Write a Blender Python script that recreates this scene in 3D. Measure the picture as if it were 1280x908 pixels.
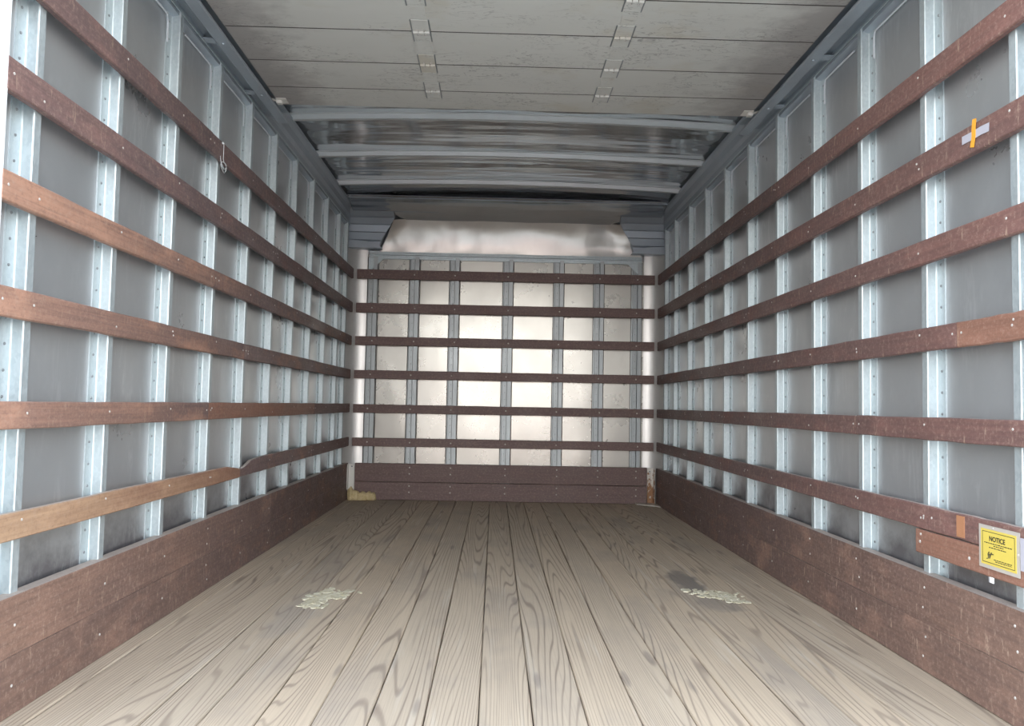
import bpy, bmesh, math, random
from mathutils import Vector, Matrix, noise
random.seed(7)
for o in list(bpy.data.objects): bpy.data.objects.remove(o, do_unlink=True)
S = bpy.context.scene
COL = S.collection

# ------------------------------------------------------------------ camera
F_PX, PITCH, YAW, ROLL = 994.9, 0.0526026, 0.0208066, 0.0189587
CAM = Vector((-0.0709, 0.0, 0.7373))
cd = bpy.data.cameras.new('camera'); cam = bpy.data.objects.new('camera', cd); COL.objects.link(cam)
cd.sensor_fit = 'HORIZONTAL'; cd.sensor_width = 36.0; cd.lens = F_PX / 1280.0 * 36.0
cd.clip_start = 0.05; cd.clip_end = 500
fw = Vector((math.sin(YAW)*math.cos(PITCH), math.cos(YAW)*math.cos(PITCH), math.sin(PITCH)))
ri = Vector((math.cos(YAW), -math.sin(YAW), 0)); up = ri.cross(fw)
r2 = ri*math.cos(ROLL) + up*math.sin(ROLL); u2 = up*math.cos(ROLL) - ri*math.sin(ROLL)
M = Matrix((( r2.x, u2.x, -fw.x, CAM.x), (r2.y, u2.y, -fw.y, CAM.y), (r2.z, u2.z, -fw.z, CAM.z), (0, 0, 0, 1)))
cam.matrix_world = M
S.camera = cam

# ------------------------------------------------------------------ world: hazy daylight sky, white towards the horizon, bluer overhead
W = bpy.data.worlds.new('World'); S.world = W; W.use_nodes = True
wn = W.node_tree; wn.nodes.clear()
wo = wn.nodes.new('ShaderNodeOutputWorld'); wb = wn.nodes.new('ShaderNodeBackground')
tc = wn.nodes.new('ShaderNodeTexCoord'); sx = wn.nodes.new('ShaderNodeSeparateXYZ'); wr = wn.nodes.new('ShaderNodeValToRGB')
wn.links.new(tc.outputs['Generated'], sx.inputs[0]); wn.links.new(sx.outputs['Z'], wr.inputs[0])
e = wr.color_ramp.elements
e[0].position = 0.0; e[0].color = (1.80, 1.77, 1.66, 1)
e[1].position = 1.0; e[1].color = (1.00, 1.22, 1.55, 1)
k = e.new(0.12); k.color = (1.85, 1.85, 1.82, 1)
k = e.new(0.40); k.color = (1.45, 1.58, 1.75, 1)
wn.links.new(wr.outputs[0], wb.inputs['Color']); wb.inputs['Strength'].default_value = 1.0
wn.links.new(wb.outputs[0], wo.inputs['Surface'])

S.view_settings.view_transform = 'Standard'; S.view_settings.look = 'None'
S.view_settings.gamma = 1.0; S.view_settings.use_curve_mapping = False
S.view_settings.exposure = 1.50
S.cycles.max_bounces = 14; S.cycles.diffuse_bounces = 8; S.cycles.glossy_bounces = 6

# ------------------------------------------------------------------ material helpers
class NT:
    def __init__(self, name):
        self.m = bpy.data.materials.new(name); self.m.use_nodes = True
        self.t = self.m.node_tree; self.b = self.t.nodes['Principled BSDF']
        self.tc = self.t.nodes.new('ShaderNodeTexCoord')
    def n(self, kind, **kw):
        x = self.t.nodes.new(kind)
        for a, v in kw.items(): setattr(x, a, v)
        return x
    def l(self, a, b): self.t.links.new(a, b)
    def vec(self, scale=(1, 1, 1), src='Object', rnd=0.0):
        mp = self.n('ShaderNodeMapping'); mp.inputs['Scale'].default_value = scale
        v = self.tc.outputs[src]
        if rnd:
            oi = self.n('ShaderNodeObjectInfo'); mu = self.n('ShaderNodeMath', operation='MULTIPLY'); mu.inputs[1].default_value = rnd
            self.l(oi.outputs['Random'], mu.inputs[0])
            ad = self.n('ShaderNodeVectorMath', operation='ADD'); self.l(v, ad.inputs[0]); self.l(mu.outputs[0], ad.inputs[1]); v = ad.outputs[0]
        self.l(v, mp.inputs['Vector']); return mp.outputs[0]
    def noise(self, vec, scale=5, detail=3, rough=0.5, dist=0.0):
        x = self.n('ShaderNodeTexNoise'); x.inputs['Scale'].default_value = scale; x.inputs['Detail'].default_value = detail
        x.inputs['Roughness'].default_value = rough; x.inputs['Distortion'].default_value = dist
        self.l(vec, x.inputs['Vector']); return x.outputs['Fac']
    def ramp(self, fac, stops, interp='LINEAR'):
        r = self.n('ShaderNodeValToRGB'); r.color_ramp.interpolation = interp
        el = r.color_ramp.elements
        while len(el) < len(stops): el.new(0.5)
        for i, (p, c) in enumerate(stops):
            el[i].position = p
            el[i].color = (c, c, c, 1) if isinstance(c, (int, float)) else (c[0], c[1], c[2], 1)
        self.l(fac, r.inputs[0]); return r.outputs[0]
    def mix(self, fac, a, b, mode='MIX'):
        x = self.n('ShaderNodeMix', data_type='RGBA', blend_type=mode)
        for s, v in ((0, fac), (6, a), (7, b)):
            if hasattr(v, 'links'): self.l(v, x.inputs[s])
            elif s == 0: x.inputs[0].default_value = v
            else: x.inputs[s].default_value = (v[0], v[1], v[2], 1)
        return x.outputs[2]
    def math(self, op, a, b=None, c=None):
        x = self.n('ShaderNodeMath', operation=op)
        for i, v in enumerate((a, b, c)):
            if v is None: continue
            if hasattr(v, 'links'): self.l(v, x.inputs[i])
            else: x.inputs[i].default_value = v
        return x.outputs[0]
    def sep(self, vec, ax):
        x = self.n('ShaderNodeSeparateXYZ'); self.l(vec, x.inputs[0]); return x.outputs[ax]
    def rand(self): return self.n('ShaderNodeObjectInfo').outputs['Random']
    def bump(self, h, strength=0.2, dist=0.01):
        x = self.n('ShaderNodeBump'); x.inputs['Strength'].default_value = strength; x.inputs['Distance'].default_value = dist
        self.l(h, x.inputs['Height']); self.l(x.outputs[0], self.b.inputs['Normal'])
    def set(self, col=None, rough=None, metal=None, spec=None):
        for nm, v in (('Base Color', col), ('Roughness', rough), ('Metallic', metal), ('Specular IOR Level', spec)):
            if v is None: continue
            if hasattr(v, 'links'): self.l(v, self.b.inputs[nm])
            elif nm == 'Base Color': self.b.inputs[nm].default_value = (v[0], v[1], v[2], 1)
            else: self.b.inputs[nm].default_value = v
        return self.m

def plain(name, col, rough=0.6, metal=0.0, var=0.12, scale=40):
    t = NT(name); f = t.noise(t.vec(), scale, 4)
    c = t.mix(f, tuple(x*(1-var) for x in col), tuple(min(1, x*(1+var)) for x in col))
    return t.set(c, rough, metal)

# floor boards: weathered softwood, cathedral grain along local Y
def mat_floor():
    t = NT('weathered_floor_wood')
    v = t.vec((6.5, 0.24, 1), rnd=37.0)
    fld = t.math('ADD', t.noise(v, 1.0, 1.6, 0.35, 0.12), t.math('MULTIPLY', t.sep(t.tc.outputs['Object'], 0), 2.0))
    ring = t.math('SINE', t.math('MULTIPLY', fld, 210.0))
    g1 = t.ramp(ring, [(0.0, 0.0), (0.62, 0.12), (1.0, 1.0)])
    fib = t.noise(t.vec((260, 3.5, 1), rnd=11.0), 1.0, 3, 0.6)
    wear = t.noise(t.vec((3.2, 1.1, 1), src='Object', rnd=5.0), 1.0, 5, 0.6)
    hue = t.noise(t.vec((5, 1.0, 1), rnd=9.0), 1.0, 2)
    base = t.mix(hue, (0.490, 0.385, 0.275), (0.560, 0.450, 0.332))
    base = t.mix(t.ramp(t.rand(), [(0, 0.0), (1, 0.55)]), base, (0.440, 0.368, 0.284))
    amt = t.math('MULTIPLY', g1, t.ramp(wear, [(0.30, 0.16), (0.60, 0.80)]))
    c = t.mix(amt, base, (0.205, 0.155, 0.12))
    c = t.mix(t.math('MULTIPLY', t.ramp(fib, [(0.42, 0.0), (0.75, 1.0)]), 0.35), c, (0.25, 0.205, 0.165))
    c = t.mix(t.math('MULTIPLY', t.ramp(t.noise(t.vec((30, 1.6, 1), rnd=3.0), 1.0, 4), [(0.60, 0), (0.72, 1)]), 0.35), c, (0.62, 0.56, 0.47))
    c = t.mix(t.math('MULTIPLY', t.ramp(t.noise(t.vec((2.4, 1.5, 1), rnd=21.0), 1.0, 4, 0.6), [(0.52, 0), (0.72, 1)]), 0.45), c, (0.27, 0.235, 0.205))
    # knots
    vo = t.n('ShaderNodeTexVoronoi', feature='F1'); t.l(t.vec((9, 1.5, 1), rnd=17.0), vo.inputs['Vector']); vo.inputs['Scale'].default_value = 1.0
    kn = t.ramp(vo.outputs['Distance'], [(0.0, 1.0), (0.07, 0.8), (0.12, 0.0)])
    c = t.mix(t.math('MULTIPLY', kn, 0.65), c, (0.20, 0.165, 0.14))
    # one dark water stain by the right residue, and greyed wood round the left one
    geo = t.n('ShaderNodeNewGeometry'); wx = t.sep(geo.outputs['Position'], 0); wy = t.sep(geo.outputs['Position'], 1)
    nz = t.noise(geo.outputs['Position'], 7, 4, 0.6)
    for cx, cy, rx, ry, am, col in ((0.755, 3.42, 0.075, 0.24, 0.72, (0.15, 0.135, 0.125)), (0.80, 3.05, 0.10, 0.16, 0.45, (0.20, 0.18, 0.165)), (-0.74, 2.85, 0.10, 0.35, 0.30, (0.30, 0.28, 0.26))):
        dx = t.math('POWER', t.math('DIVIDE', t.math('SUBTRACT', wx, cx), rx), 2.0); dy = t.math('POWER', t.math('DIVIDE', t.math('SUBTRACT', wy, cy), ry), 2.0)
        dd = t.math('ADD', t.math('ADD', dx, dy), t.math('MULTIPLY', t.math('SUBTRACT', nz, 0.5), 2.4))
        c = t.mix(t.math('MULTIPLY', t.ramp(dd, [(0.35, 1.0), (0.95, 0.0)]), am), c, col)
    t.bump(t.math('ADD', t.math('MULTIPLY', g1, -0.6), t.math('MULTIPLY', fib, 0.5)), 0.30, 0.004)
    return t.set(c, 0.72, 0.0, 0.35)

# slats and kick boards: brown-red varnished wood; rear bleaching plus light falloff and haze painted into the tone (local Y runs along the board, world Y via Geometry)
def mat_slat(name, near, far, scuff=0.4, y0=1.6, y1=4.6, blot=0.35):
    t = NT(name)
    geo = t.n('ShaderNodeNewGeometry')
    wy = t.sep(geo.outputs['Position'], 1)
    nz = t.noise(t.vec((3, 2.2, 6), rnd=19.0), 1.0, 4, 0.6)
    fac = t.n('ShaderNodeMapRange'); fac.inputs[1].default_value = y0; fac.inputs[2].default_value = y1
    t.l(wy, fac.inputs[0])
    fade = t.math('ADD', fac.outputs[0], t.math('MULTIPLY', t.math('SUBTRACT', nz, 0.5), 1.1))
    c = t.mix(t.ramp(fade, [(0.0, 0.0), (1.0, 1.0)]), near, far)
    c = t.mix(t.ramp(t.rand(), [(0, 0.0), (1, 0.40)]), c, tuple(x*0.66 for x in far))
    gr = t.noise(t.vec((60, 2.4, 120), rnd=7.0), 1.0, 4, 0.6)
    c = t.mix(t.math('MULTIPLY', t.ramp(gr, [(0.40, 0), (0.72, 1)]), 0.45), c, tuple(x*0.50 for x in far))
    bl = t.noise(t.vec((6, 4.0, 9), rnd=3.0), 1.0, 5, 0.65)
    c = t.mix(t.math('MULTIPLY', t.ramp(bl, [(0.52, 0), (0.70, 1)]), blot), c, tuple(min(1, x*1.38) for x in near))
    sc = t.noise(t.vec((22, 58, 15), rnd=13.0), 1.0, 6, 0.75)
    c = t.mix(t.math('MULTIPLY', t.ramp(sc, [(0.575, 0), (0.68, 1)]), scuff), c, (0.50, 0.37, 0.28))
    up = t.ramp(t.sep(geo.outputs['True Normal'], 2), [(0.75, 0.0), (0.95, 1.0)])     # dust lies on the upward edge
    c = t.mix(t.math('MULTIPLY', up, 0.75), c, (0.50, 0.44, 0.39))
    fs = t.noise(t.vec((90, 70, 90), rnd=17.0), 1.0, 4, 0.8)
    c = t.mix(t.math('MULTIPLY', t.ramp(fs, [(0.52, 0), (0.70, 1)]), 0.42), c, (0.46, 0.34, 0.27))
    c = t.mix(t.math('MULTIPLY', t.ramp(fs, [(0.32, 1), (0.47, 0)]), 0.35), c, tuple(x*0.45 for x in far))
    t.bump(gr, 0.25, 0.003)
    return t.set(c, t.ramp(bl, [(0.3, 0.42), (0.7, 0.66)]), 0.0, 0.4)

def mat_metal(name, a, b, rough=(0.28, 0.45), metal=0.9, wav=0.05, stain=None, wavscale=2.6, grime=False, wavvec=(1, 1, 0.5)):
    t = NT(name)
    n1 = t.noise(t.vec((1, 1, 1), rnd=23.0), 3.2, 5, 0.62)
    n2 = t.noise(t.vec((1, 1, 0.7), rnd=3.0), 13, 3, 0.6)
    c = t.mix(n1, a, b)
    c = t.mix(t.math('MULTIPLY', t.ramp(n2, [(0.50, 0), (0.78, 1)]), 0.18), c, tuple(min(1, x*1.25) for x in b))
    if grime:                       # road dirt that has crept up the foot of each panel, with a ragged upper edge
        z = t.sep(t.tc.outputs['Object'], 2)
        nn = t.noise(t.vec((1, 1, 1), rnd=31.0), 7, 5, 0.65)
        zz = t.math('ADD', z, t.math('MULTIPLY', t.math('SUBTRACT', nn, 0.5), 0.28))
        c = t.mix(t.ramp(zz, [(0.27, 0.75), (0.37, 0.0)]), c, (0.15, 0.14, 0.15))
    if grime:                       # faint rubbed scuffs
        s1 = t.noise(t.vec((26, 1, 5), rnd=71.0), 1.0, 5, 0.75, 0.8); s2 = t.noise(t.vec((1, 1, 1), rnd=77.0), 2.6, 3)
        c = t.mix(t.math('MULTIPLY', t.math('MULTIPLY', t.ramp(s1, [(0.52, 0), (0.66, 1)]), t.ramp(s2, [(0.46, 0), (0.62, 1)])), 0.40), c, (0.80, 0.81, 0.82))
    if stain:
        n3 = t.noise(t.vec((1, 1, 1), rnd=41.0), 9, 6, 0.7)
        c = t.mix(t.math('MULTIPLY', t.ramp(n3, [(0.60, 0), (0.68, 1)]), 0.6), c, stain)
    w = t.noise(t.vec(wavvec, rnd=13.0), wavscale, 2, 0.4)
    t.bump(w, 1.0, wav)
    return t.set(c, t.ramp(n1, [(0.3, rough[0]), (0.7, rough[1])]), metal)

def mat_galv():
    t = NT('galvanized_steel')
    vo = t.n('ShaderNodeTexVoronoi', feature='F1'); vo.inputs['Scale'].default_value = 140; t.l(t.vec((1, 1, 0.7), rnd=3.0), vo.inputs['Vector'])
    sp = t.sep(vo.outputs['Color'], 0)
    n1 = t.noise(t.vec((1, 1, 0.4), rnd=9.0), 8, 5, 0.6)
    c = t.mix(sp, (0.53, 0.60, 0.625), (0.62, 0.685, 0.705))
    c = t.mix(t.ramp(n1, [(0.45, 0), (0.75, 0.30)]), c, (0.42, 0.475, 0.49))
    t.bump(sp, 0.08, 0.001)
    return t.set(c, t.ramp(sp, [(0, 0.38), (1, 0.52)]), 0.55)

def mat_door():
    t = NT('scuffed_white_door_paint')
    n1 = t.noise(t.vec((1.2, 3, 1), rnd=11.0), 1.6, 5, 0.6)
    c = t.mix(n1, (0.58, 0.575, 0.535), (0.68, 0.675, 0.64))
    sc = t.n('ShaderNodeTexNoise'); sc.inputs['Scale'].default_value = 1.0; sc.inputs['Detail'].default_value = 3; sc.inputs['Distortion'].default_value = 1.4
    t.l(t.vec((9, 26, 1), rnd=7.0), sc.inputs['Vector'])
    line = t.ramp(t.math('ABSOLUTE', t.math('SUBTRACT', sc.outputs['Fac'], 0.5)), [(0.0, 1.0), (0.020, 0.0)])
    msk = t.ramp(t.noise(t.vec((3, 4, 1), rnd=29.0), 1.0, 3), [(0.44, 0), (0.60, 1)])
    c = t.mix(t.math('MULTIPLY', t.math('MULTIPLY', line, msk), 0.8), c, (0.25, 0.24, 0.23))
    sp = t.noise(t.vec((60, 90, 1), rnd=2.0), 1.0, 4, 0.7)
    c = t.mix(t.math('MULTIPLY', t.ramp(sp, [(0.63, 0), (0.72, 1)]), t.math('MULTIPLY', msk, 0.55)), c, (0.30, 0.29, 0.28))
    yl = t.noise(t.vec((2.2, 3, 1), rnd=51.0), 1.0, 4, 0.6)
    c = t.mix(t.math('MULTIPLY', t.ramp(yl, [(0.58, 0), (0.72, 1)]), 0.4), c, (0.50, 0.43, 0.30))
    # ragged darker tone towards both ends of the panels
    ax = t.math('ABSOLUTE', t.sep(t.tc.outputs['Object'], 0))
    gn = t.math('ADD', ax, t.math('MULTIPLY', t.math('SUBTRACT', t.noise(t.vec((5, 7, 1), rnd=61.0), 1.0, 5, 0.65), 0.5), 0.55))
    c = t.mix(t.ramp(gn, [(0.80, 0.0), (1.08, 0.62)]), c, (0.235, 0.205, 0.20))
    return t.set(c, 0.5, 0.0, 0.4)

def mat_rust():
    t = NT('rusty_white_paint')
    z = t.sep(t.tc.outputs['Object'], 2)
    n1 = t.noise(t.vec((1, 1, 0.6)), 42, 5, 0.7)
    f = t.math('SUBTRACT', n1, t.math('MULTIPLY', z, 0.85))
    c = t.mix(t.ramp(f, [(0.33, 0), (0.40, 1)]), (0.72, 0.69, 0.63), (0.30, 0.15, 0.07))
    return t.set(c, 0.7)

def mat_foam(name, a, b):
    t = NT(name); n1 = t.noise(t.vec(), 38, 5, 0.7)
    t.bump(n1, 0.8, 0.006)
    return t.set(t.mix(t.ramp(n1, [(0.35, 0), (0.65, 1)]), a, b), 0.75)

MT = {}
MT['floor'] = mat_floor()
MT['slat_l'] = mat_slat('bleached_hazed_brown_slat', (0.54, 0.295, 0.195), (0.190, 0.132, 0.130), 0.40, 1.5, 3.7)
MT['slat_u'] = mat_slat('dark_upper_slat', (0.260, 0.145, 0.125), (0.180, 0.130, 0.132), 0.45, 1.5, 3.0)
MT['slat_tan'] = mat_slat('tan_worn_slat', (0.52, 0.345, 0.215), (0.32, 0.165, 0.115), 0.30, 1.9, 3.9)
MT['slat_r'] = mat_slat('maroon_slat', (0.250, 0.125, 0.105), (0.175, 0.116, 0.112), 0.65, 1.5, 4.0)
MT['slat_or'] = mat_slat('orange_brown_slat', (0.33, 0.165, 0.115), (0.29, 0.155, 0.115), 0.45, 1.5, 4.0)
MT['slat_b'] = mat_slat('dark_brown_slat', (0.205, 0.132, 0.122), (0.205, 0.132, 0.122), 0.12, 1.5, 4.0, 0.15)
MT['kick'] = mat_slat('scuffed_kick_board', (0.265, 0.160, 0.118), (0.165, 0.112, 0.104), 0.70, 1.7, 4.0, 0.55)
MT['alu'] = mat_metal('aluminium_panel', (0.475, 0.495, 0.510), (0.575, 0.59, 0.60), (0.26, 0.36), 0.60, 0.018, None, 2.6, True)
MT['front'] = mat_metal('bright_front_panel', (0.50, 0.488, 0.45), (0.565, 0.55, 0.51), (0.24, 0.32), 0.66, 0.008)
MT['corner'] = mat_metal('pale_corner_panel', (0.74, 0.73, 0.71), (0.80, 0.79, 0.77), (0.34, 0.42), 0.6, 0.01)
MT['roof'] = mat_metal('shiny_roof_sheet', (0.50, 0.52, 0.54), (0.60, 0.61, 0.61), (0.10, 0.18), 0.88, 0.032, None, 2.0, False, (0.35, 2.8, 1))
MT['head'] = mat_metal('creased_header_sheet', (0.74, 0.72, 0.68), (0.82, 0.80, 0.77), (0.28, 0.38), 0.62, 0.012, None, 5.0)
MT['galv'] = mat_galv()
MT['fpost'] = mat_metal('dull_front_post', (0.36, 0.39, 0.40), (0.50, 0.53, 0.54), (0.35, 0.5), 0.5, 0.004)
MT['dark'] = mat_metal('dull_grey_steel', (0.36, 0.41, 0.46), (0.46, 0.51, 0.56), (0.4, 0.5), 0.45, 0.005)
MT['bow'] = mat_metal('roof_bow_steel', (0.66, 0.69, 0.70), (0.74, 0.76, 0.77), (0.42, 0.5), 0.35, 0.004)
MT['door'] = mat_door()
MT['white'] = plain('white_frame_paint', (0.84, 0.85, 0.86), 0.45, 0.0, 0.04)
MT['plate'] = plain('cream_painted_steel', (0.72, 0.70, 0.65), 0.5, 0.0, 0.06)
MT['rust'] = mat_rust()
MT['screw'] = plain('zinc_screw', (0.58, 0.54, 0.50), 0.5, 0.2)
MT['rivet'] = plain('grey_rivet', (0.30, 0.32, 0.33), 0.5, 0.5)
MT['under'] = plain('dark_underfloor', (0.06, 0.05, 0.045), 0.9)
MT['foam'] = mat_foam('yellowed_foam', (0.50, 0.38, 0.19), (0.66, 0.54, 0.32))
MT['resid'] = mat_foam('pale_dried_foam', (0.50, 0.44, 0.28), (0.68, 0.64, 0.52))
MT['yellow'] = plain('yellow_notice_paper', (0.70, 0.555, 0.11), 0.5, 0.0, 0.05)
MT['ink'] = plain('black_ink', (0.03, 0.03, 0.025), 0.6)
MT['sleeve'] = plain('grey_sign_backing', (0.50, 0.46, 0.41), 0.4, 0.0, 0.08)
MT['orange'] = plain('orange_tape', (0.95, 0.42, 0.05), 0.45, 0.0, 0.06)
MT['gtape'] = plain('grey_tape', (0.50, 0.49, 0.55), 0.4, 0.0, 0.06)
MT['string'] = plain('white_string', (0.72, 0.74, 0.76), 0.8)
MT['caulk'] = plain('pale_caulk', (0.66, 0.70, 0.74), 0.5)
MT['concrete'] = plain('yard_concrete', (0.42, 0.41, 0.365), 0.9, 0.0, 0.15, 2)
MT['redpave'] = plain('red_brown_paving', (0.46, 0.21, 0.165), 0.9, 0.0, 0.15, 2)

# ------------------------------------------------------------------ mesh helpers
def mesh(name, verts, faces, mat, smooth=False):
    me = bpy.data.meshes.new(name); me.from_pydata([tuple(v) for v in verts], [], faces); me.update()
    bm = bmesh.new(); bm.from_mesh(me); bmesh.ops.recalc_face_normals(bm, faces=bm.faces); bm.to_mesh(me); bm.free()
    me.materials.append(mat)
    if smooth:
        for p in me.polygons: p.use_smooth = True
    return me
def put(name, me, parent=None, loc=(0, 0, 0), rz=0.0, label=None, kind=None):
    o = bpy.data.objects.new(name, me); COL.objects.link(o); o.location = loc; o.rotation_euler = (0, 0, rz)
    if parent: o.parent = parent
    if label: o['label'] = label
    if kind: o['kind'] = kind
    return o
def struct(name, loc=(0, 0, 0), label=None, cat=None):
    o = bpy.data.objects.new(name, None); COL.objects.link(o); o.location = loc; o.empty_display_size = 0.2
    o['kind'] = 'structure'
    if label: o['label'] = label
    if cat: o['category'] = cat
    return o
def tag(o, label, cat, group=None):
    o['label'] = label; o['category'] = cat
    if group: o['group'] = group
    return o

def beam(length, thick, height, ztop=None, zbot=None, bev=0.003, n=10, jit=0.0012, seed=0):
    """board with bevelled edges: local Y along the board from 0 to length, X from 0 (front face) to -thick, Z from 0 to height."""
    rnd = random.Random(seed); V = []; Fc = []
    ys = [length*i/n for i in range(n+1)]
    if ztop: ys = sorted(set(ys) | set(y for y, _ in ztop))
    def itp(tab, y, d):
        if not tab: return d
        if y <= tab[0][0]: return tab[0][1]
        for (a, za), (b, zb) in zip(tab, tab[1:]):
            if y <= b: return za + (zb-za)*(y-a)/(b-a)
        return tab[-1][1]
    for y in ys:
        h = itp(ztop, y, height) + rnd.uniform(-jit, jit); z0 = itp(zbot, y, 0.0) + rnd.uniform(-jit, jit); dx = rnd.uniform(-jit, jit)*0.4
        b = bev
        V += [(dx, y, z0+b), (dx, y, h-b), (dx-b, y, h), (dx-thick+b, y, h), (-thick, y, h-b), (-thick, y, z0+b), (dx-thick+b, y, z0), (dx-b, y, z0)]
    for i in range(len(ys)-1):
        for j in range(8): Fc.append((i*8+j, i*8+(j+1) % 8, i*8+8+(j+1) % 8, i*8+8+j))
    Fc.append(tuple(range(8))); k = (len(ys)-1)*8; Fc.append(tuple(k+j for j in reversed(range(8))))
    return V, Fc
def prism(profile, a, b, axis='y'):
    """closed profile swept from a to b. axis y: profile (x,z); axis z: profile (x,y); axis x: profile (y,z)"""
    n = len(profile); V = []
    for t in (a, b):
        for p, q in profile: V.append((p, t, q) if axis == 'y' else (p, q, t) if axis == 'z' else (t, p, q))
    Fc = [(j, (j+1) % n, n+(j+1) % n, n+j) for j in range(n)] + [tuple(range(n)), tuple(n+j for j in reversed(range(n)))]
    return V, Fc
def boxv(x0, x1, y0, y1, z0, z1): return prism([(x0, z0), (x1, z0), (x1, z1), (x0, z1)], y0, y1)
def join(*parts):
    V = []; Fc = []
    for v, f in parts:
        k = len(V); V += list(v); Fc += [tuple(i+k for i in q) for q in f]
    return V, Fc
def dome(c, n, r, h, seg=7):
    """flattened screw or rivet head at c facing n"""
    n = Vector(n).normalized(); a = n.orthogonal().normalized(); b = n.cross(a); c = Vector(c)
    V = []
    for rr, hh in ((r, 0), (r*0.75, h*0.8)):
        for i in range(seg):
            t = 2*math.pi*i/seg; V.append(c + (a*math.cos(t)+b*math.sin(t))*rr + n*hh)
    V.append(c+n*h)
    Fc = [(i, (i+1) % seg, seg+(i+1) % seg, seg+i) for i in range(seg)] + [(seg+i, seg+(i+1) % seg, 2*seg) for i in range(seg)]
    return V, Fc
def tube(pts, r, seg=6):
    V = []; Fc = []; pts = [Vector(p) for p in pts]
    for i, p in enumerate(pts):
        d = (pts[min(i+1, len(pts)-1)]-pts[max(i-1, 0)]).normalized(); a = d.orthogonal().normalized(); b = d.cross(a)
        for j in range(seg):
            t = 2*math.pi*j/seg; V.append(p+(a*math.cos(t)+b*math.sin(t))*r)
    for i in range(len(pts)-1):
        for j in range(seg): Fc.append((i*seg+j, i*seg+(j+1) % seg, i*seg+seg+(j+1) % seg, i*seg+seg+j))
    Fc.append(tuple(range(seg))); k = (len(pts)-1)*seg; Fc.append(tuple(k+j for j in reversed(range(seg))))
    return V, Fc

# ------------------------------------------------------------------ measures (metres; X right, Y into the box, Z up from the floor boards)
HW = 1.17            # half width between the slat faces
TH = 0.020           # slat thickness
PD = 0.032           # post depth
PX = HW + TH + PD    # panel plane
YF = 6.082           # face of the front-wall slats
YR = 1.765           # rear end of the box
BAY = 0.4122
YP = YF+TH+PD
RAILS = [(1.682, 1.759), (1.421, 1.498), (1.172, 1.241), (0.915, 0.983), (0.659, 0.724), (0.403, 0.471)]
KICK = 0.276
PZ = 2.092           # top of posts and panels
NPOST = range(-1, 10)
YL = {k: 2.316 + BAY*k for k in NPOST}; YL[9] = 5.905
YRT = {k: 2.2935 + BAY*k for k in NPOST}; YRT[9] = 5.905

# ------------------------------------------------------------------ floor
floor = struct('floor')
me = mesh('subfloor', *boxv(-1.26, 1.26, YR, YF+0.12, -0.09, -0.0335), MT['under']); put('subfloor', me, floor)
seams = [-HW-0.012] + [0.162+0.1278*k for k in range(-10, 8)] + [HW+0.012]
for i, (a, b) in enumerate(zip(seams, seams[1:])):
    w = b-a-0.0026; L = YP-0.001-YR
    rnd = random.Random(i); V = []; Fc = []; n = 14
    drop = rnd.uniform(-0.0012, 0.0006)
    for s in range(n+1):
        y = L*s/n; ja = rnd.uniform(-0.0010, 0.0010); jb = rnd.uniform(-0.0010, 0.0010); zz = drop+rnd.uniform(-0.0004, 0.0004)
        V += [(-w/2+ja, y, -0.032), (-w/2+ja, y, zz-0.004), (-w/2+ja+0.003, y, zz), (0, y, zz-0.0006), (w/2+jb-0.003, y, zz), (w/2+jb, y, zz-0.004), (w/2+jb, y, -0.032)]
    for s in range(n):
        for j in range(7): Fc.append((s*7+j, s*7+(j+1) % 7, s*7+7+(j+1) % 7, s*7+7+j))
    Fc.append(tuple(range(7))); Fc.append(tuple(n*7+j for j in reversed(range(7))))
    put('floor_board', mesh('floor_board', V, Fc, MT['floor']), floor, ((a+b)/2, YR, 0))

# ------------------------------------------------------------------ side walls
def post_profile(sg):
    p = [(-0.042, 0), (-0.042, 0.003), (-0.003, 0.003), (-0.001, 0.006), (0.0, PD-0.003), (0.002, PD), (0.028, PD), (0.031, PD-0.003), (0.033, 0.003), (0.062, 0.003), (0.062, 0)]
    return [(x*sg, y) for x, y in p]
def rivet_set(sg, z0, z1, step, us=(-0.054,)):
    parts = []
    z = z0
    while z < z1:
        for u in us: parts.append(dome((u*sg, 0.003, z), (0, 1, 0), 0.0042, 0.003, 6))
        z += step
    return join(*parts)
def bay_panel(w, name, mat, hole=None):
    """panel in local frame: x 0..w along the wall, y 0..-0.004, z 0..PZ; hole=(x0,x1,z0,z1)"""
    if not hole: return mesh(name, *boxv(0, w, -0.004, 0, 0, PZ), mat)
    x0, x1, z0, z1 = hole
    return mesh(name, *join(boxv(0, x0, -0.004, 0, 0, PZ), boxv(x1, w, -0.004, 0, 0, PZ), boxv(x0, x1, -0.004, 0, 0, z0), boxv(x0, x1, -0.004, 0, z1, PZ)), mat)

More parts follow.
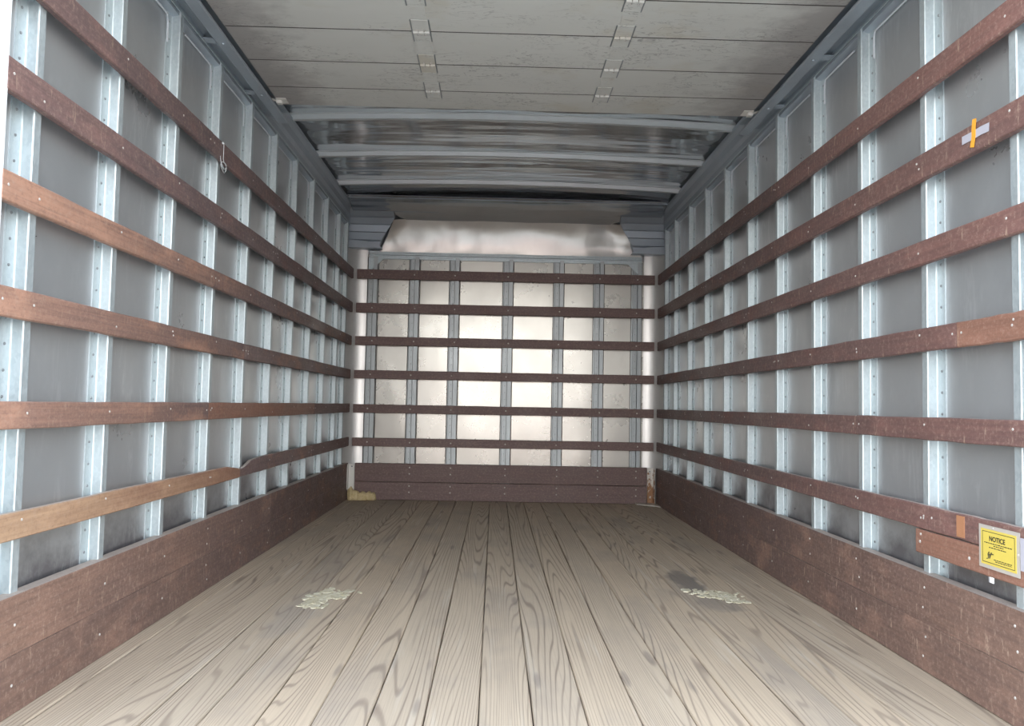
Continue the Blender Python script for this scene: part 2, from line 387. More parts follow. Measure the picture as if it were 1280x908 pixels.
def side_wall(name, sd, ys, boards, kick_cuts):
    """sd -1 left, +1 right. Local frame of a part: x along the wall, y out of the wall into the room."""
    wall = struct(name)
    rz = -math.pi/2 if sd < 0 else math.pi/2
    sg = -1 if sd < 0 else 1            # local x = -Y on the left, +Y on the right
    pme = mesh('post', *prism(post_profile(sg), 0.0, PZ, 'z'), MT['galv'])
    rme = mesh('rivets', *rivet_set(sg, 0.30, PZ-0.03, 0.062, (-0.024, 0.050)), MT['rivet'])
    for k in NPOST:
        o = put('post', pme, wall, (sd*PX, ys[k], 0), rz)
        put('rivets', rme, o, (0, 0, 0), 0, None, 'stuff')
    # panels from post to post
    edges = [YR] + [ys[k] for k in NPOST][:-1] + [5.990]
    shared = None
    for i, (a, b) in enumerate(zip(edges, edges[1:])):
        regular = 0 < i < len(edges)-2
        start = b if sd < 0 else a
        if sd > 0 and i == 1:
            pm = bay_panel(b-a, 'wall_panel', MT['alu'], HOLE)
        elif regular:
            if shared is None: shared = bay_panel(BAY, 'wall_panel', MT['alu'])
            pm = shared
        else: pm = bay_panel(b-a, 'wall_panel', MT['alu'])
        put('wall_panel', pm, wall, (sd*PX, start, 0), rz)
    # horizontal slats, each length of board a piece
    for r, (z0, z1) in enumerate(RAILS):
        for j, (a, b, mat, zt, zb) in enumerate(boards[r]):
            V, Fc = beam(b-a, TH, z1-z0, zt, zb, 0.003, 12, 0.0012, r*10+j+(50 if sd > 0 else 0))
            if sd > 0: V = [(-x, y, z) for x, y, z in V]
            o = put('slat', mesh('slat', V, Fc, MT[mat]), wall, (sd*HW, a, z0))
            heads = []
            for k in NPOST:
                if a+0.01 < ys[k] < b-0.01:
                    rr = random.Random(r*100+k+sd)
                    for q in range(rr.choice((1, 1, 2))):
                        heads.append(dome((-sd*0.0002, ys[k]-a+rr.uniform(-0.02, 0.02), (z1-z0)*rr.uniform(0.3, 0.75)), (-sd, 0, 0), 0.0038, 0.0016))
            for yy in (a+0.02, b-0.02):
                heads.append(dome((-sd*0.0002, yy-a, (z1-z0)*0.55), (-sd, 0, 0), 0.0038, 0.0016))
            put('screw_heads', mesh('screw_heads', *join(*heads), MT['screw']), o, (0, 0, 0), 0, None, 'stuff')
    # two kick boards, one above the other
    for r, (z0, z1) in enumerate(((0.001, 0.1372), (0.1380, KICK))):
        for j, (a, b) in enumerate(kick_cuts[r]):
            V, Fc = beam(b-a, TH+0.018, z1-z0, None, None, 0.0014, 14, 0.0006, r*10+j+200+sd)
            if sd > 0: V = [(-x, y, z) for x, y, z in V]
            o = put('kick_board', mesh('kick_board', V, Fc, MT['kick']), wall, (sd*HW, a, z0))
            heads = [dome((-sd*0.0001, ys[k]-a+random.uniform(-0.015, 0.015), (z1-z0)*f), (-sd, 0, 0), 0.0040, 0.0016) for k in NPOST if a < ys[k] < b for f in ((0.3, 0.72) if random.random() < 0.3 else (0.5,))]
            put('screw_heads', mesh('screw_heads', *join(*heads), MT['screw']), o, (0, 0, 0), 0, None, 'stuff')
    # top rail: folded steel strip above the posts, and its narrower lips
    prof = [(PX+0.004, PZ-0.03), (PX-0.026, PZ-0.022), (PX-0.028, PZ+0.030), (PX-0.040, PZ+0.050), (PX-0.044, PZ+0.088), (PX-0.060, PZ+0.108), (PX-0.062, PZ+0.128), (PX+0.004, PZ+0.150)]
    me = mesh('top_rail', *prism([(sd*x, z) for x, z in prof], YR, YF-0.09), MT['dark']); put('top_rail', me, wall)
    lip = [(PX-0.030, PZ-0.012), (PX-0.034, PZ-0.012), (PX-0.034, PZ-0.004), (PX-0.030, PZ-0.004)]
    me = mesh('rail_lip', *prism([(sd*x, z) for x, z in lip], YR, YF-0.09), MT['galv']); put('rail_lip', me, wall)
    put('outer_skin', mesh('outer_skin', *join(boxv(min(sd*1.262, sd*1.28), max(sd*1.262, sd*1.28), YR, YP+0.06, 1.95, 2.32), boxv(min(sd*1.262, sd*1.28), max(sd*1.262, sd*1.28), 5.85, YP+0.06, -0.12, 1.95)), MT['white']), wall)
    # caulk beads under the top rail, bent down beside each post
    x = sd*(PX-0.010)
    for k in list(NPOST)[1:-1]:
        zz = PZ-0.045
        pts = [(x, ys[k]+0.10, zz), (x, ys[k]+0.2, zz+0.001), (x, ys[k+1]-0.058, zz), (x, ys[k+1]-0.050, zz-0.02), (x, ys[k+1]-0.050, zz-0.095)]
        put('caulk_bead', mesh('caulk_bead', *tube(pts, 0.0032, 5), MT['caulk']), wall)
    return wall

# hole in the panel right of the short board: daylight shows through it
HOLE = (0.164, 0.187, 0.301, 0.325)
YE = YF-0.006
LB = [
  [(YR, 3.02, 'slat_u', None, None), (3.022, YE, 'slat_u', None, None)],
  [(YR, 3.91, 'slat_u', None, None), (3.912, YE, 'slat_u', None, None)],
  [(YR, 3.09, 'slat_l', None, None), (3.092, YE, 'slat_l', None, None)],
  [(YR, 3.50, 'slat_l', None, None), (3.502, YE, 'slat_l', None, None)],
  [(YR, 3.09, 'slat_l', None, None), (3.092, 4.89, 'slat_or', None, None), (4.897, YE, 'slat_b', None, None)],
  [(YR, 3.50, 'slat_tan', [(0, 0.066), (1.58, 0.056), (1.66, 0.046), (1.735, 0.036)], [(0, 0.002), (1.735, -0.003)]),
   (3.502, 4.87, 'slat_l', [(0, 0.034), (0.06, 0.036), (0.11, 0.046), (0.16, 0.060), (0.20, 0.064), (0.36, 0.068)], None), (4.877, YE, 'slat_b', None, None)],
]
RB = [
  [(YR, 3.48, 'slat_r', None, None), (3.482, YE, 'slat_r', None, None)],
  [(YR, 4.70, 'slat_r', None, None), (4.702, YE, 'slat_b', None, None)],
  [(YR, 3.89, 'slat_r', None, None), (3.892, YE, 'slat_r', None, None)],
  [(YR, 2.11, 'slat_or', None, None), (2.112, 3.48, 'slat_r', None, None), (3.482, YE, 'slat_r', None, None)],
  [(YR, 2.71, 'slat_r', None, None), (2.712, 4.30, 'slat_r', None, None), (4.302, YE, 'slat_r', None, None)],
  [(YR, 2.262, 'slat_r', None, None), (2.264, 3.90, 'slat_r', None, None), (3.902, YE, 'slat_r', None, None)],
]
wl = side_wall('wall_left', -1, YL, LB, [[(YR, 4.0), (4.002, YE)], [(YR, 4.0), (4.002, YE)]])
wr_ = side_wall('wall_right', 1, YRT, RB, [[(YR, 4.4), (4.402, YE)], [(YR, 4.4), (4.402, YE)]])
# short extra board under the lowest right slat
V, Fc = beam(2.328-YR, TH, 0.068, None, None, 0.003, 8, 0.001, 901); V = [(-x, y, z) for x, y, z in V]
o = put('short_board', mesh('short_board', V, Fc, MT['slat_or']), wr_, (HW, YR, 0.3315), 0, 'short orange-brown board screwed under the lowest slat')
put('screw_heads', mesh('screw_heads', *join(dome((-0.0002, 0.54, 0.033), (-1, 0, 0), 0.005, 0.002), dome((-0.0002, 0.535, 0.055), (-1, 0, 0), 0.004, 0.002), dome((-0.0002, 0.30, 0.03), (-1, 0, 0), 0.005, 0.002)), MT['screw']), o, (0, 0, 0), 0, None, 'stuff')
# pale repair veneer on the lowest right slat
put('wood_patch', mesh('wood_patch', *boxv(HW-0.0022, HW-0.0004, 2.083, 2.118, 0.410, 0.466), plain('bare_orange_wood', (0.44, 0.21, 0.11), 0.6)), wr_, (0, 0, 0), 0, 'pale orange bare-wood patch across the lowest slat')

# ------------------------------------------------------------------ front wall (far end)
wf = struct('wall_front')
YP = YF+TH+PD
fposts = [-1.026, -0.706, -0.396, 0.018, 0.411, 0.723, 1.017]
def fprof():
    return [(-0.037, 0), (-0.037, 0.006), (-0.035, 0.010), (-0.033, PD), (-0.0035, PD), (-0.003, 0.001), (0.002, 0.001), (0.0025, 0.018), (0.032, 0.018), (0.034, 0.004), (0.042, 0.003), (0.042, 0)]
fme = mesh('post', *prism(fprof(), 0.0, 1.86, 'z'), MT['fpost'])
fsm = mesh('joint', *join(boxv(-0.0425, -0.0380, 0.0, 0.0035, 0.0, 1.86), boxv(0.0425, 0.0470, 0.0, 0.0035, 0.0, 1.86)), MT['under'])
fr = []
z = 0.31
while z < 1.84:
    fr.append(dome((0.014, 0.018, z), (0, 1, 0), 0.004, 0.003, 6)); z += 0.052
frm = mesh('rivets', *join(*fr), MT['rivet'])
for x in fposts:
    o = put('post', fme, wf, (x, YP, 0), math.pi)
    put('rivets', frm, o, (0, 0, 0), 0, None, 'stuff')
    put('joint', fsm, o, (0, 0, 0), 0, 'dark joint line beside the post')
edges = [-1.10] + fposts[1:-1] + [1.10]
for a, b in zip(edges, edges[1:]):
    nx, nz = 8, 24; V = []; Fc = []
    for iz in range(nz+1):
        for ix in range(nx+1):
            u = ix/nx; w = iz/nz; x = u*(b-a); zz = w*1.88
            bul = 0.004*math.sin(math.pi*u)*(noise.noise(Vector((a*7+x*1.5, zz*2.2, 3.0)))*0.9)
            V.append((x, bul, zz))
    for iz in range(nz):
        for ix in range(nx):
            q = iz*(nx+1)+ix; Fc.append((q, q+1, q+nx+2, q+nx+1))
    me = mesh('wall_panel', V, Fc, MT['front'], True)
    put('wall_panel', me, wf, (a, YP, 0))
put('outer_skin', mesh('outer_skin', *boxv(-1.28, 1.28, YP+0.06, YP+0.08, -0.12, 2.33), MT['white']), wf)
# rounded corner panels
for sd in (-1, 1):
    V = []; Fc = []; n = 12; R = 0.150
    x0, y0 = PX, YP-R
    for i in range(n+1):
        t = math.pi/2*i/n; x = x0-R+R*math.cos(t); y = YP-R+R*math.sin(t)
        for zz in (0.0, 1.92): V.append((sd*x, y, zz))
    for i in range(n): Fc.append((2*i, 2*i+1, 2*i+3, 2*i+2))
    put('corner_panel', mesh('corner_panel', V, Fc, MT['corner'], True), wf)
FB = [(1.684, 1.757), (1.423, 1.497), (1.173, 1.240), (0.917, 0.982), (0.657, 0.722), (0.404, 0.468)]
def front_board(name, x0, x1, z0, z1, mat, seed, th=TH):
    V, Fc = beam(x1-x0, th, z1-z0, None, None, 0.003, 10, 0.001, seed)
    # local Y along the board -> world X ; local +X (front) -> world -Y
    return put(name, mesh(name, V, Fc, MT[mat]), wf, (x0, YF, z0), -math.pi/2)
for r, (z0, z1) in enumerate(FB):
    o = front_board('slat', -1.145, 1.148, z0, z1, 'slat_b', 300+r)
    h = [dome((0.0002, x+1.145+random.uniform(-0.01, 0.01), (z1-z0)*0.5), (1, 0, 0), 0.006, 0.003) for x in fposts]
    put('screw_heads', mesh('screw_heads', *join(*h), MT['screw']), o, (0, 0, 0), 0, None, 'stuff')
for r, (z0, z1) in enumerate(((0.001, 0.136), (0.1385, KICK))):
    o = front_board('kick_board', -1.118, 1.100, z0, z1, 'slat_b', 320+r, TH+0.015)
    h = [dome((0.0002, x+1.118, (z1-z0)*f), (1, 0, 0), 0.006, 0.003) for x in fposts[1:] for f in (0.45, 0.8)]
    put('screw_heads', mesh('screw_heads', *join(*h), MT['screw']), o, (0, 0, 0), 0, None, 'stuff')
# head rail with gusset corners above the front posts
prof = [(YP, 1.845), (YP-0.030, 1.845), (YP-0.032, 1.853), (YP-0.022, 1.857), (YP-0.022, 1.872), (YP-0.034, 1.876), (YP-0.034, 1.886), (YP-0.026, 1.890), (YP-0.026, 1.905), (YP, 1.905)]
put('head_rail', mesh('head_rail', *prism(prof, -1.06, 1.05, 'x'), MT['galv']), wf)
for sd, xa in ((-1, -1.062), (1, 1.052)):
    tri = [(xa, 1.735), (xa, 1.846), (xa-sd*0.112, 1.846)]
    V = [(x, YP-0.026, z) for x, z in tri] + [(x, YP-0.014, z) for x, z in tri]
    put('gusset', mesh('gusset', V, [(0, 1, 2), (5, 4, 3), (0, 1, 4, 3), (1, 2, 5, 4), (2, 0, 3, 5)], MT['galv']), wf)
# creased sheet over the head rail and the dark sheet that leans from it to the roof
def sheet(name, prof, xl, xr, mat, amp, nx=44, seed=0, ears=False):
    V = []; Fc = []; m = len(prof)
    for j, (y, z) in enumerate(prof):
        a = xl[0]+(xl[1]-xl[0])*j/(m-1); b = xr[0]+(xr[1]-xr[0])*j/(m-1)
        for i in range(nx+1):
            u = i/nx; x = a+(b-a)*u
            edge = 0.6+1.6*max(0, (u-0.72)/0.28)+0.7*max(0, (0.10-u)/0.10)
            d = amp*edge*(noise.noise(Vector((x*3.2, z*9, seed)))+0.6*noise.noise(Vector((x*9, z*16, seed+5))))
            if ears: d -= 0.045*max(0, 1-abs(u)/0.05)*(j/(m-1))**2 + 0.035*max(0, 1-abs(u-1)/0.09)*(j/(m-1))**2
            if j == 0: d *= 0.2
            V.append((x, y+d, z+d*0.4))
    for j in range(m-1):
        for i in range(nx):
            q = j*(nx+1)+i; Fc.append((q, q+1, q+nx+2, q+nx+1))
    return mesh(name, V, Fc, mat, True)
lo = [(YP-0.030, 1.900), (YP-0.034, 1.94), (YP-0.040, 1.98), (YP-0.048, 2.02), (YP-0.060, 2.06), (YP-0.078, 2.10), (YP-0.105, 2.14)]
hi = [(YP-0.098, 2.134), (YP-0.18, 2.158), (YP-0.29, 2.18), (YP-0.38, 2.205), (YP-0.46, 2.225)]
put('header_sheet', sheet('header_sheet', lo, (-0.975, -0.865), (1.045, 0.940), MT['head'], 0.010, 56, 1, True), wf)
put('sloped_sheet', sheet('sloped_sheet', hi, (-1.16, -1.16), (1.16, 1.16), MT['roof'], 0.0015, 40, 2), wf)
# ribbed corner caps either side of the sheet
for sd in (-1, 1):
    prof = [(YP, 1.915), (YP-0.060, 1.915), (YP-0.066, 1.970), (YP-0.082, 1.980), (YP-0.100, 2.030), (YP-0.112, 2.036), (YP-0.124, 2.085), (YP-0.140, 2.090), (YP-0.165, 2.130), (YP-0.190, 2.136), (YP-0.24, 2.180), (YP-0.26, 2.184), (YP-0.34, 2.215), (YP, 2.215)]
    V = []; n = len(prof)
    for y, z in prof: V.append((sd*(PX+0.004), y, z))
    for y, z in prof: V.append((sd*(0.985-0.13*max(0, min(1, (z-1.95)/0.18))), y, z))
    Fc = [(j, (j+1) % n, n+(j+1) % n, n+j) for j in range(n)] + [tuple(range(n)), tuple(n+j for j in reversed(range(n)))]
    o = put('corner_cap', mesh('corner_cap', V, Fc, MT['dark']), wf)
    V = [(sd*x, YP-d, z) for d in (0.05, 0.115) for x, z in ((PX, 1.912), (0.955, 1.912), (0.965, 1.925), (1.07, 1.962), (PX, 1.972))]
    put('cap_flange', mesh('cap_flange', V, [(0, 1, 2, 3, 4), (9, 8, 7, 6, 5)] + [(j, (j+1) % 5, 5+(j+1) % 5, 5+j) for j in range(5)], MT['dark']), o)

# ------------------------------------------------------------------ ceiling
ceil = struct('ceiling')
def roof_z(x): return 2.238 + 0.028*(1-(x/1.18)**2)
nx, ny = 40, 60; V = []; Fc = []
for j in range(ny+1):
    y = YR + (YP-0.40-YR)*j/ny
    for i in range(nx+1):
        x = -1.19+2.38*i/nx
        V.append((x, y, roof_z(x)+0.004*noise.noise(Vector((x*1.3, y*2.6, 1.0)))))
for j in range(ny):
    for i in range(nx):
        q = j*(nx+1)+i; Fc.append((q, q+1, q+nx+2, q+nx+1))
put('roof_sheet', mesh('roof_sheet', V, Fc, MT['roof'], True), ceil)
put('outer_skin', mesh('outer_skin', *boxv(-1.28, 1.28, YR, YP+0.08, 2.32, 2.335), MT['white']), ceil)
bow_prof = [(-0.036, 0.033), (-0.036, 0.030), (-0.016, 0.030), (-0.013, 0.006), (0.013, 0.006), (0.016, 0.030), (0.036, 0.030), (0.036, 0.033)]
V = []; Fc = []; n = len(bow_prof); m = 24
for i in range(m+1):
    x = -1.172+2.344*i/m
    for y, z in bow_prof: V.append((x, y, 2.205+0.028*(1-(x/1.18)**2)+z))
for i in range(m):
    for j in range(n): Fc.append((i*n+j, i*n+(j+1) % n, i*n+n+(j+1) % n, i*n+n+j))
Fc.append(tuple(range(n))); Fc.append(tuple(m*n+j for j in reversed(range(n))))
bme = mesh('roof_bow', V, Fc, MT['bow'])
for y in (4.140, 4.760, 5.375): put('roof_bow', bme, ceil, (0, y, 0))
put('roof_edge_strip', mesh('roof_edge_strip', *prism([(5.700, 2.216), (5.745, 2.214), (5.748, 2.232), (5.700, 2.235)], -1.165, 1.165, 'x'), MT['dark']), ceil)

# ------------------------------------------------------------------ roll-up door, parked open under the roof
door = struct('door_1', (0, 0, 0))
ZD = 2.100
dseams = [1.79, 2.050, 2.318, 2.589, 2.858, 3.141, 3.412, 3.622]
for i, (a, b) in enumerate(zip(dseams, dseams[1:])):
    w = 1.085; g = 0.0028; bv = 0.004
    a0 = a; a = a+0.0025; b = b-0.0025
    prof = [(a+g, ZD+0.025), (a+g, ZD), (b, ZD), (b, ZD+0.003), (b, ZD+0.010), (b+0.012, ZD+0.010), (b+0.012, ZD+0.016), (b, ZD+0.016), (b, ZD+0.025)]
    prof[0] = (a+0.014, ZD+0.025); prof.insert(1, (a+0.014, ZD+0.008)); prof.insert(2, (a+g+0.0028, ZD+0.008))
    prof = [(y-(a+b)/2, z) for y, z in prof]
    V, Fc = prism(prof, -w, w, 'x')
    o = put('door_panel', mesh('door_panel', V, Fc, MT['door']), door, (0, (a+b)/2, 0))
    if i: put('joint', mesh('joint', *boxv(-w, w, -0.0025, 0.0052, ZD+0.0006, ZD+0.007), MT['under']), o, (0, a0-(a+b)/2, 0), 0, 'dark joint strip standing in for shade between door panels')  # near-black strip stands in for the shade in the panel gap
# hinges: two leaves and a knuckle
def hinge_mesh():
    a = boxv(-0.031, 0.031, -0.088, -0.006, -0.0022, 0.0)
    b = boxv(-0.031, 0.031, 0.006, 0.076, -0.0022, 0.0)
    c = join(*[tube([(x0, 0, -0.004), (x0+0.018, 0, -0.004)], 0.006, 8) for x0 in (-0.030, -0.009, 0.012)])
    return mesh('hinge', *join(a, b, c), MT['door'])
hm = hinge_mesh()
hshadow = mesh('hinge_shadow', *boxv(-0.0022, 0.0022, -0.090, 0.078, -0.0026, 0.0), MT['rivet'])  # dark strip added as the shadow outline of each hinge
bolts = mesh('hinge_bolts', *join(*[dome((x, y, -0.004), (0, 0, -1), 0.005, 0.003) for x in (-0.014, 0.014) for y in (-0.02, 0.02)]), MT['screw'])
for y in dseams[1:-1]:
    for x in (-0.367, 0.373):
        o = put('hinge', hm, door, (x, y, ZD)); put('hinge_bolts', bolts, o, (0, 0, 0), 0, None, 'stuff')
        for s_ in (-0.033, 0.033): put('hinge_shadow', hshadow, o, (s_, 0, 0), 0, 'dark strip standing in for shadow along the hinge side')
# thin stiffening strips between the hinges
for a, b in zip(dseams[1:], dseams[2:]):
    for x in (-0.367, 0.373):
        put('stile', mesh('stile', *boxv(-0.026, 0.026, a+0.080, b-0.092, -0.0015, 0.001), MT['door']), door, (x, 0, ZD))
# tracks with hangers, corner roller brackets
for sd in (-1, 1):
    c = [(1.092, 2.078), (1.098, 2.074), (1.140, 2.074), (1.146, 2.080), (1.146, 2.128), (1.140, 2.132), (1.098, 2.132), (1.098, 2.127), (1.138, 2.127), (1.140, 2.124), (1.140, 2.084), (1.136, 2.080), (1.098, 2.080), (1.094, 2.084)]
    put('track', mesh('track', *prism([(sd*x, z) for x, z in c], YR, 3.80), MT['dark']), door)
    put('track_mount', mesh('track_mount', *boxv(min(sd*1.138, sd*1.20), max(sd*1.138, sd*1.20), YR, 3.80, 2.108, 2.113), MT['dark']), door)
    for y in (2.35, 2.95, 3.45):
        put('track_hanger', mesh('track_hanger', *join(boxv(sd*1.140 if sd > 0 else -1.19, 1.19 if sd > 0 else -1.140, y-0.02, y+0.02, 2.084, 2.088), dome((sd*1.12, y, 2.074), (0, 0, -1), 0.007, 0.005)), MT['dark']), door)
    # bracket on the last panel's corner
    b1 = boxv(min(sd*1.04, sd*1.085), max(sd*1.04, sd*1.085), 3.54, 3.60, ZD-0.004, ZD-0.001)
    b2 = boxv(min(sd*1.062, sd*1.085), max(sd*1.062, sd*1.085), 3.555, 3.580, ZD-0.018, ZD-0.004)
    b3 = tube([(sd*1.06, 3.567, ZD-0.012), (sd*1.115, 3.567, ZD+0.004)], 0.006, 7)
    put('roller_bracket', mesh('roller_bracket', *join(b1, b2, b3), MT['plate']), door)

# ------------------------------------------------------------------ rear frame (jambs and header) and the yard behind the camera
tr = struct('trim_1')
for sd in (-1, 1):
    prof = [(sd*1.172, YR-0.10), (sd*1.30, YR-0.10), (sd*1.30, YR+0.002), (sd*1.172, YR+0.002)]
    put('jamb', mesh('jamb', *prism(prof, -0.10, 2.32, 'z'), MT['white']), tr)
put('rear_header', mesh('rear_header', *boxv(-1.172, 1.172, YR-0.10, YR, 2.17, 2.32), MT['white']), tr)
put('door_sill', mesh('door_sill', *boxv(-1.172, 1.172, YR-0.10, YR-0.001, -0.10, -0.004), MT['dark']), tr)
gr = struct('ground', (0, 0, -0.95))
put('concrete_apron', mesh('concrete_apron', *boxv(-60, 60, -13, 30, -0.10, 0.0), MT['concrete']), gr)
put('paved_lot', mesh('paved_lot', *boxv(-60, 60, -140, -13, -0.10, 0.0), MT['redpave']), gr)

# ------------------------------------------------------------------ things
# notice in a plastic sleeve
t = bpy.data.objects.new('notice_sign', None); COL.objects.link(t); t.location = (HW, 1.939, 0.407); t.empty_display_size = 0.05
tag(t, 'small yellow NOTICE sign in a clear-edged sleeve on the lowest right slat', 'sign')
RX = math.radians(1.2)
def sgn(name, y0, y1, z0, z1, x0, x1, mat):    # local y measured from the rear (right in view) to the front (left in view)
    return put(name, mesh(name, *boxv(x0, x1, y0, y1, z0, z1), MT[mat]), t)
sgn('backing', -0.078, 0.078, -0.054, 0.052, -0.0035, -0.0012, 'sleeve')
sgn('paper', -0.068, 0.069, -0.045, 0.043, -0.0042, -0.0035, 'yellow')
ln = []
for y0, y1, z0, z1 in ((-0.0615, 0.0625, 0.0360, 0.0374), (-0.0615, 0.0625, -0.0394, -0.0380), (0.0612, 0.0625, -0.039, 0.037), (-0.0625, -0.0612, -0.039, 0.037)):
    ln.append(boxv(-0.0045, -0.0042, y0, y1, z0, z1))
rnd = random.Random(3)
for z, a, b, h in ((0.0095, -0.052, 0.055, 0.0022), (0.0045, -0.02, 0.018, 0.0022), (-0.0010, -0.030, 0.036, 0.0022), (-0.0285, -0.052, 0.018, 0.0020), (-0.0325, -0.050, 0.012, 0.0020)):
    y = b
    while y > a:
        w = rnd.uniform(0.003, 0.010); ln.append(boxv(-0.0045, -0.0042, max(a, y-w), y, z-h/2, z+h/2)); y -= w+0.0022
put('print', mesh('print', *join(*ln), MT['ink']), t)
def text_mesh(body, size, name):
    cu = bpy.data.curves.new(name, 'FONT'); cu.body = body; cu.size = size; cu.align_x = 'CENTER'; cu.align_y = 'CENTER'; cu.extrude = 0.0002; cu.offset = size*0.022
    ob = bpy.data.objects.new(name, cu); COL.objects.link(ob)
    dg = bpy.context.evaluated_depsgraph_get(); me = bpy.data.meshes.new_from_object(ob.evaluated_get(dg))
    bpy.data.objects.remove(ob, do_unlink=True); me.materials.clear(); me.materials.append(MT['ink']); return me
o = put('heading', text_mesh('NOTICE', 0.017, 'heading'), t, (-0.0046, 0.004, 0.0205))
o.rotation_euler = (math.pi/2, 0, -math.pi/2)
lg = [(0.045, -0.030), (0.038, -0.028), (0.040, -0.018), (0.036, -0.012), (0.034, -0.020), (0.033, -0.028), (0.030, -0.022), (0.028, -0.014), (0.026, -0.013), (0.024, -0.016)]
put('emblem', mesh('emblem', *join(tube([(-0.0046, y, z) for y, z in lg], 0.0012, 5), tube([(-0.0046, 0.040, -0.020), (-0.0046, 0.018, -0.016)], 0.0010, 5)), MT['ink']), t)
pm = mesh('pin', *dome((0, 0, 0), (-1, 0, 0), 0.003, 0.002), MT['screw'])
for q in ((-0.0035, 0.02, 0.0475), (-0.0035, -0.0735, 0.0)): put('pin', pm, t, q)

o = put('grey_sticker', mesh('grey_sticker', *boxv(HW-0.0030, HW-0.0006, 1.795, 1.8585, 0.372, 0.448), MT['gtape']))
tag(o, 'pale grey sticker just right of the yellow notice, cut by the frame edge', 'sticker')

# crossed tapes on the second slat
def strip(pts, w, x0, x1, mat, name):
    """flat tape: centre points (y,z) along it, width w, between x0 and x1"""
    V = []; Fc = []
    for i, (y, z) in enumerate(pts):
        a = Vector(pts[max(0, i-1)]); b = Vector(pts[min(len(pts)-1, i+1)]); d = (b-a).normalized(); nrm = Vector((-d.y, d.x))
        for x in (x0, x1):
            for s in (-1, 1): V.append((x, y+nrm.x*s*w/2, z+nrm.y*s*w/2))
    for i in range(len(pts)-1):
        k = 4*i
        for a, b in ((0, 1), (1, 3), (3, 2), (2, 0)): Fc.append((k+a, k+b, k+4+b, k+4+a))
    Fc += [(0, 1, 3, 2), tuple(4*(len(pts)-1)+i for i in (2, 3, 1, 0))]
    return mesh(name, V, Fc, MT[mat])
o = put('grey_tape', strip([(0.064, 0.001), (0.02, 0.0), (-0.02, 0.001), (-0.052, -0.001)], 0.022, -0.0012, -0.0003, 'gtape', 'grey_tape'), None, (HW-0.0010, 2.010, 1.466))
tag(o, 'short grey tape strip stuck lengthwise on the second slat, under orange tape', 'tape')
o = put('orange_tape', strip([(-0.004, 0.037), (0.0, 0.012), (0.0, -0.008), (0.008, -0.035)], 0.017, -0.0022, -0.0013, 'orange', 'orange_tape'), None, (HW-0.0010, 2.021, 1.470))
tag(o, 'bright orange tape strip stuck upright across the grey tape', 'tape')

# knotted string on the top left slat
kx = -HW+0.006
pts = [(kx, 3.129, 1.752), (kx, 3.1295, 1.72), (kx, 3.1285, 1.688), (kx+0.002, 3.130, 1.676)]
lp = [(kx+0.002+0.002*math.sin(a*2), 3.130+0.030*math.sin(a), 1.655+0.020*math.cos(a)) for a in [i*2*math.pi/14 for i in range(15)]]
lp2 = [(kx+0.004, 3.130+0.026*math.sin(a+0.8), 1.655+0.014*math.cos(a*1.0)*math.sin(a)) for a in [i*2*math.pi/14 for i in range(15)]]
tail = [(kx+0.003, 3.124, 1.652), (kx, 3.104, 1.668), (kx, 3.094, 1.690)]
me = mesh('knotted_string', *join(tube(pts, 0.0013), tube(lp, 0.0017), tube(lp2, 0.0015), tube(tail, 0.0013), dome((-HW, 3.129, 1.752), (1, 0, 0), 0.005, 0.006)), MT['string'])
tag(put('knotted_string', me), 'white string with a knotted loop hanging from the top left slat', 'string')

# dried foam
def flakes(name, spread, n, seed, hmain):
    """ragged crust: thin broken flakes heaped around a core; spread = [(x, y, sx, sy, weight)]"""
    rnd = random.Random(seed); parts = []; tot = sum(q[4] for q in spread)
    for f in range(n):
        r = rnd.uniform(0, tot); k = 0
        while r > spread[k][4] and k < len(spread)-1: r -= spread[k][4]; k += 1
        x0, y0, sx_, sy_, w = spread[k]
        x = rnd.gauss(x0, sx_); y = rnd.gauss(y0, sy_); L = rnd.uniform(0.008, 0.022)*(1.5 if rnd.random() < 0.25 else 1); Wd = L*rnd.uniform(0.35, 0.9); a = rnd.uniform(-0.7, 0.7)+math.pi/2
        h = rnd.uniform(0.0008, hmain); m = 9; V = []
        for ring, zz in ((1.0, 0.0), (0.88, h)):
            for q in range(m):
                t = 2*math.pi*q/m; jj = random.Random(seed*1000+f*20+q).uniform(0.6, 1.25)
                px = L*ring*jj*math.cos(t); py = Wd*ring*jj*math.sin(t)
                V.append((x+px*math.cos(a)-py*math.sin(a), y+px*math.sin(a)+py*math.cos(a), zz+(rnd.uniform(0, 0.0012) if ring < 1 else 0)))
        Fc = [(q, (q+1) % m, m+(q+1) % m, m+q) for q in range(m)] + [tuple(m+q for q in range(m)), tuple(reversed(range(m)))]
        parts.append((V, Fc))
    return mesh(name, *join(*parts), MT['resid'])
o = put('foam_residue', flakes('foam_residue', [(0, -0.02, 0.017, 0.070, 5), (-0.02, -0.06, 0.014, 0.035, 2), (0.05, 0.085, 0.030, 0.018, 1.6), (-0.045, 0.02, 0.018, 0.03, 0.8), (0.005, 0.13, 0.007, 0.05, 0.8), (0.06, 0.03, 0.022, 0.012, 0.8)], 130, 4, 0.0035), None, (-0.703, 3.02, 0.0006))
tag(o, 'pale yellow flaky foam residue on the left floor boards', 'residue', None)
o['kind'] = 'stuff'
o = put('foam_residue', flakes('foam_residue', [(0.01, 0, 0.026, 0.038, 4), (-0.045, 0.045, 0.022, 0.030, 2), (0.045, -0.01, 0.018, 0.032, 2.5), (0.02, -0.085, 0.008, 0.014, 0.5), (0.068, -0.09, 0.012, 0.01, 0.4)], 105, 9, 0.003), None, (0.818, 3.16, 0.0006))
tag(o, 'pale cream foam residue beside a dark stain on the right floor boards', 'residue', None)
o['kind'] = 'stuff'
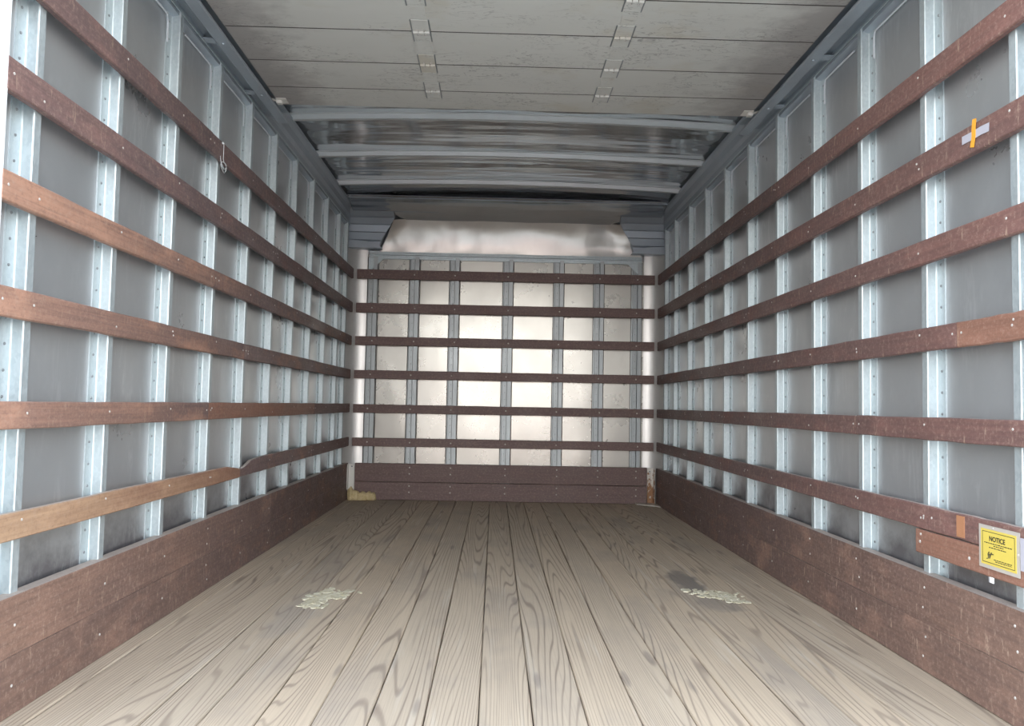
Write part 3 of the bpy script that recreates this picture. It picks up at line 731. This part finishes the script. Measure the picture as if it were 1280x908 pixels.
# corner brackets at the foot of the front wall
t = bpy.data.objects.new('corner_bracket', None); COL.objects.link(t); t.location = (-1.144, YF-0.002, 0.0)
tag(t, 'cream painted steel corner bracket rising from yellow foam, far left corner', 'bracket')
put('upright', mesh('upright', *join(boxv(-0.024, 0.024, -0.006, -0.001, 0.080, 0.270), boxv(-0.024, -0.019, -0.050, -0.006, 0.080, 0.268)), MT['plate']), t)
put('bolt', mesh('bolt', *dome((0.004, -0.006, 0.250), (0, -1, 0), 0.006, 0.004), MT['rivet']), t)
t = bpy.data.objects.new('corner_bracket', None); COL.objects.link(t); t.location = (1.126, YF-0.002, 0.0)
tag(t, 'rusty peeling white corner bracket on a grey foot plate, far right corner', 'bracket')
put('upright', mesh('upright', *join(boxv(-0.024, 0.024, -0.006, -0.001, 0.012, 0.273), boxv(0.019, 0.024, -0.050, -0.006, 0.012, 0.271)), MT['rust']), t)
put('bolt', mesh('bolt', *dome((-0.006, -0.006, 0.250), (0, -1, 0), 0.006, 0.004), MT['rivet']), t)
put('foot_plate', mesh('foot_plate', *prism([(-0.115, -0.004), (-0.110, -0.06), (0.00, -0.14), (0.040, -0.20), (0.040, -0.004)], 0.0015, 0.010, 'z'), MT['sleeve']), t)
# lump of expanding foam in the far left corner
parts = []
rnd = random.Random(12)
def lump(c, r, seed):
    bm = bmesh.new(); bmesh.ops.create_icosphere(bm, subdivisions=3, radius=1.0)
    V = []
    for v in bm.verts:
        d = 1+0.28*noise.noise(v.co*1.7+Vector((seed, 0, 0)))+0.14*noise.noise(v.co*4+Vector((0, seed, 0)))
        V.append(Vector((c[0]+v.co.x*r[0]*d, c[1]+v.co.y*r[1]*d, max(0.0008, c[2]+v.co.z*r[2]*d))))
    Fc = [tuple(x.index for x in f.verts) for f in bm.faces]; bm.free(); return V, Fc
parts = [lump((0.0, 0, 0.035), (0.030, 0.026, 0.062), 1.0), lump((0.035, -0.004, 0.030), (0.032, 0.026, 0.048), 2.0), lump((0.085, -0.002, 0.024), (0.042, 0.026, 0.040), 3.3), lump((0.140, -0.002, 0.028), (0.036, 0.024, 0.036), 4.1), lump((0.168, -0.002, 0.026), (0.022, 0.022, 0.034), 5.7)]
o = put('foam_lump', mesh('foam_lump', *join(*parts), MT['foam'], True), None, (-1.138, YF-0.034, 0.0))
tag(o, 'lumpy yellow expanding foam on the floor at the far left corner', 'foam')
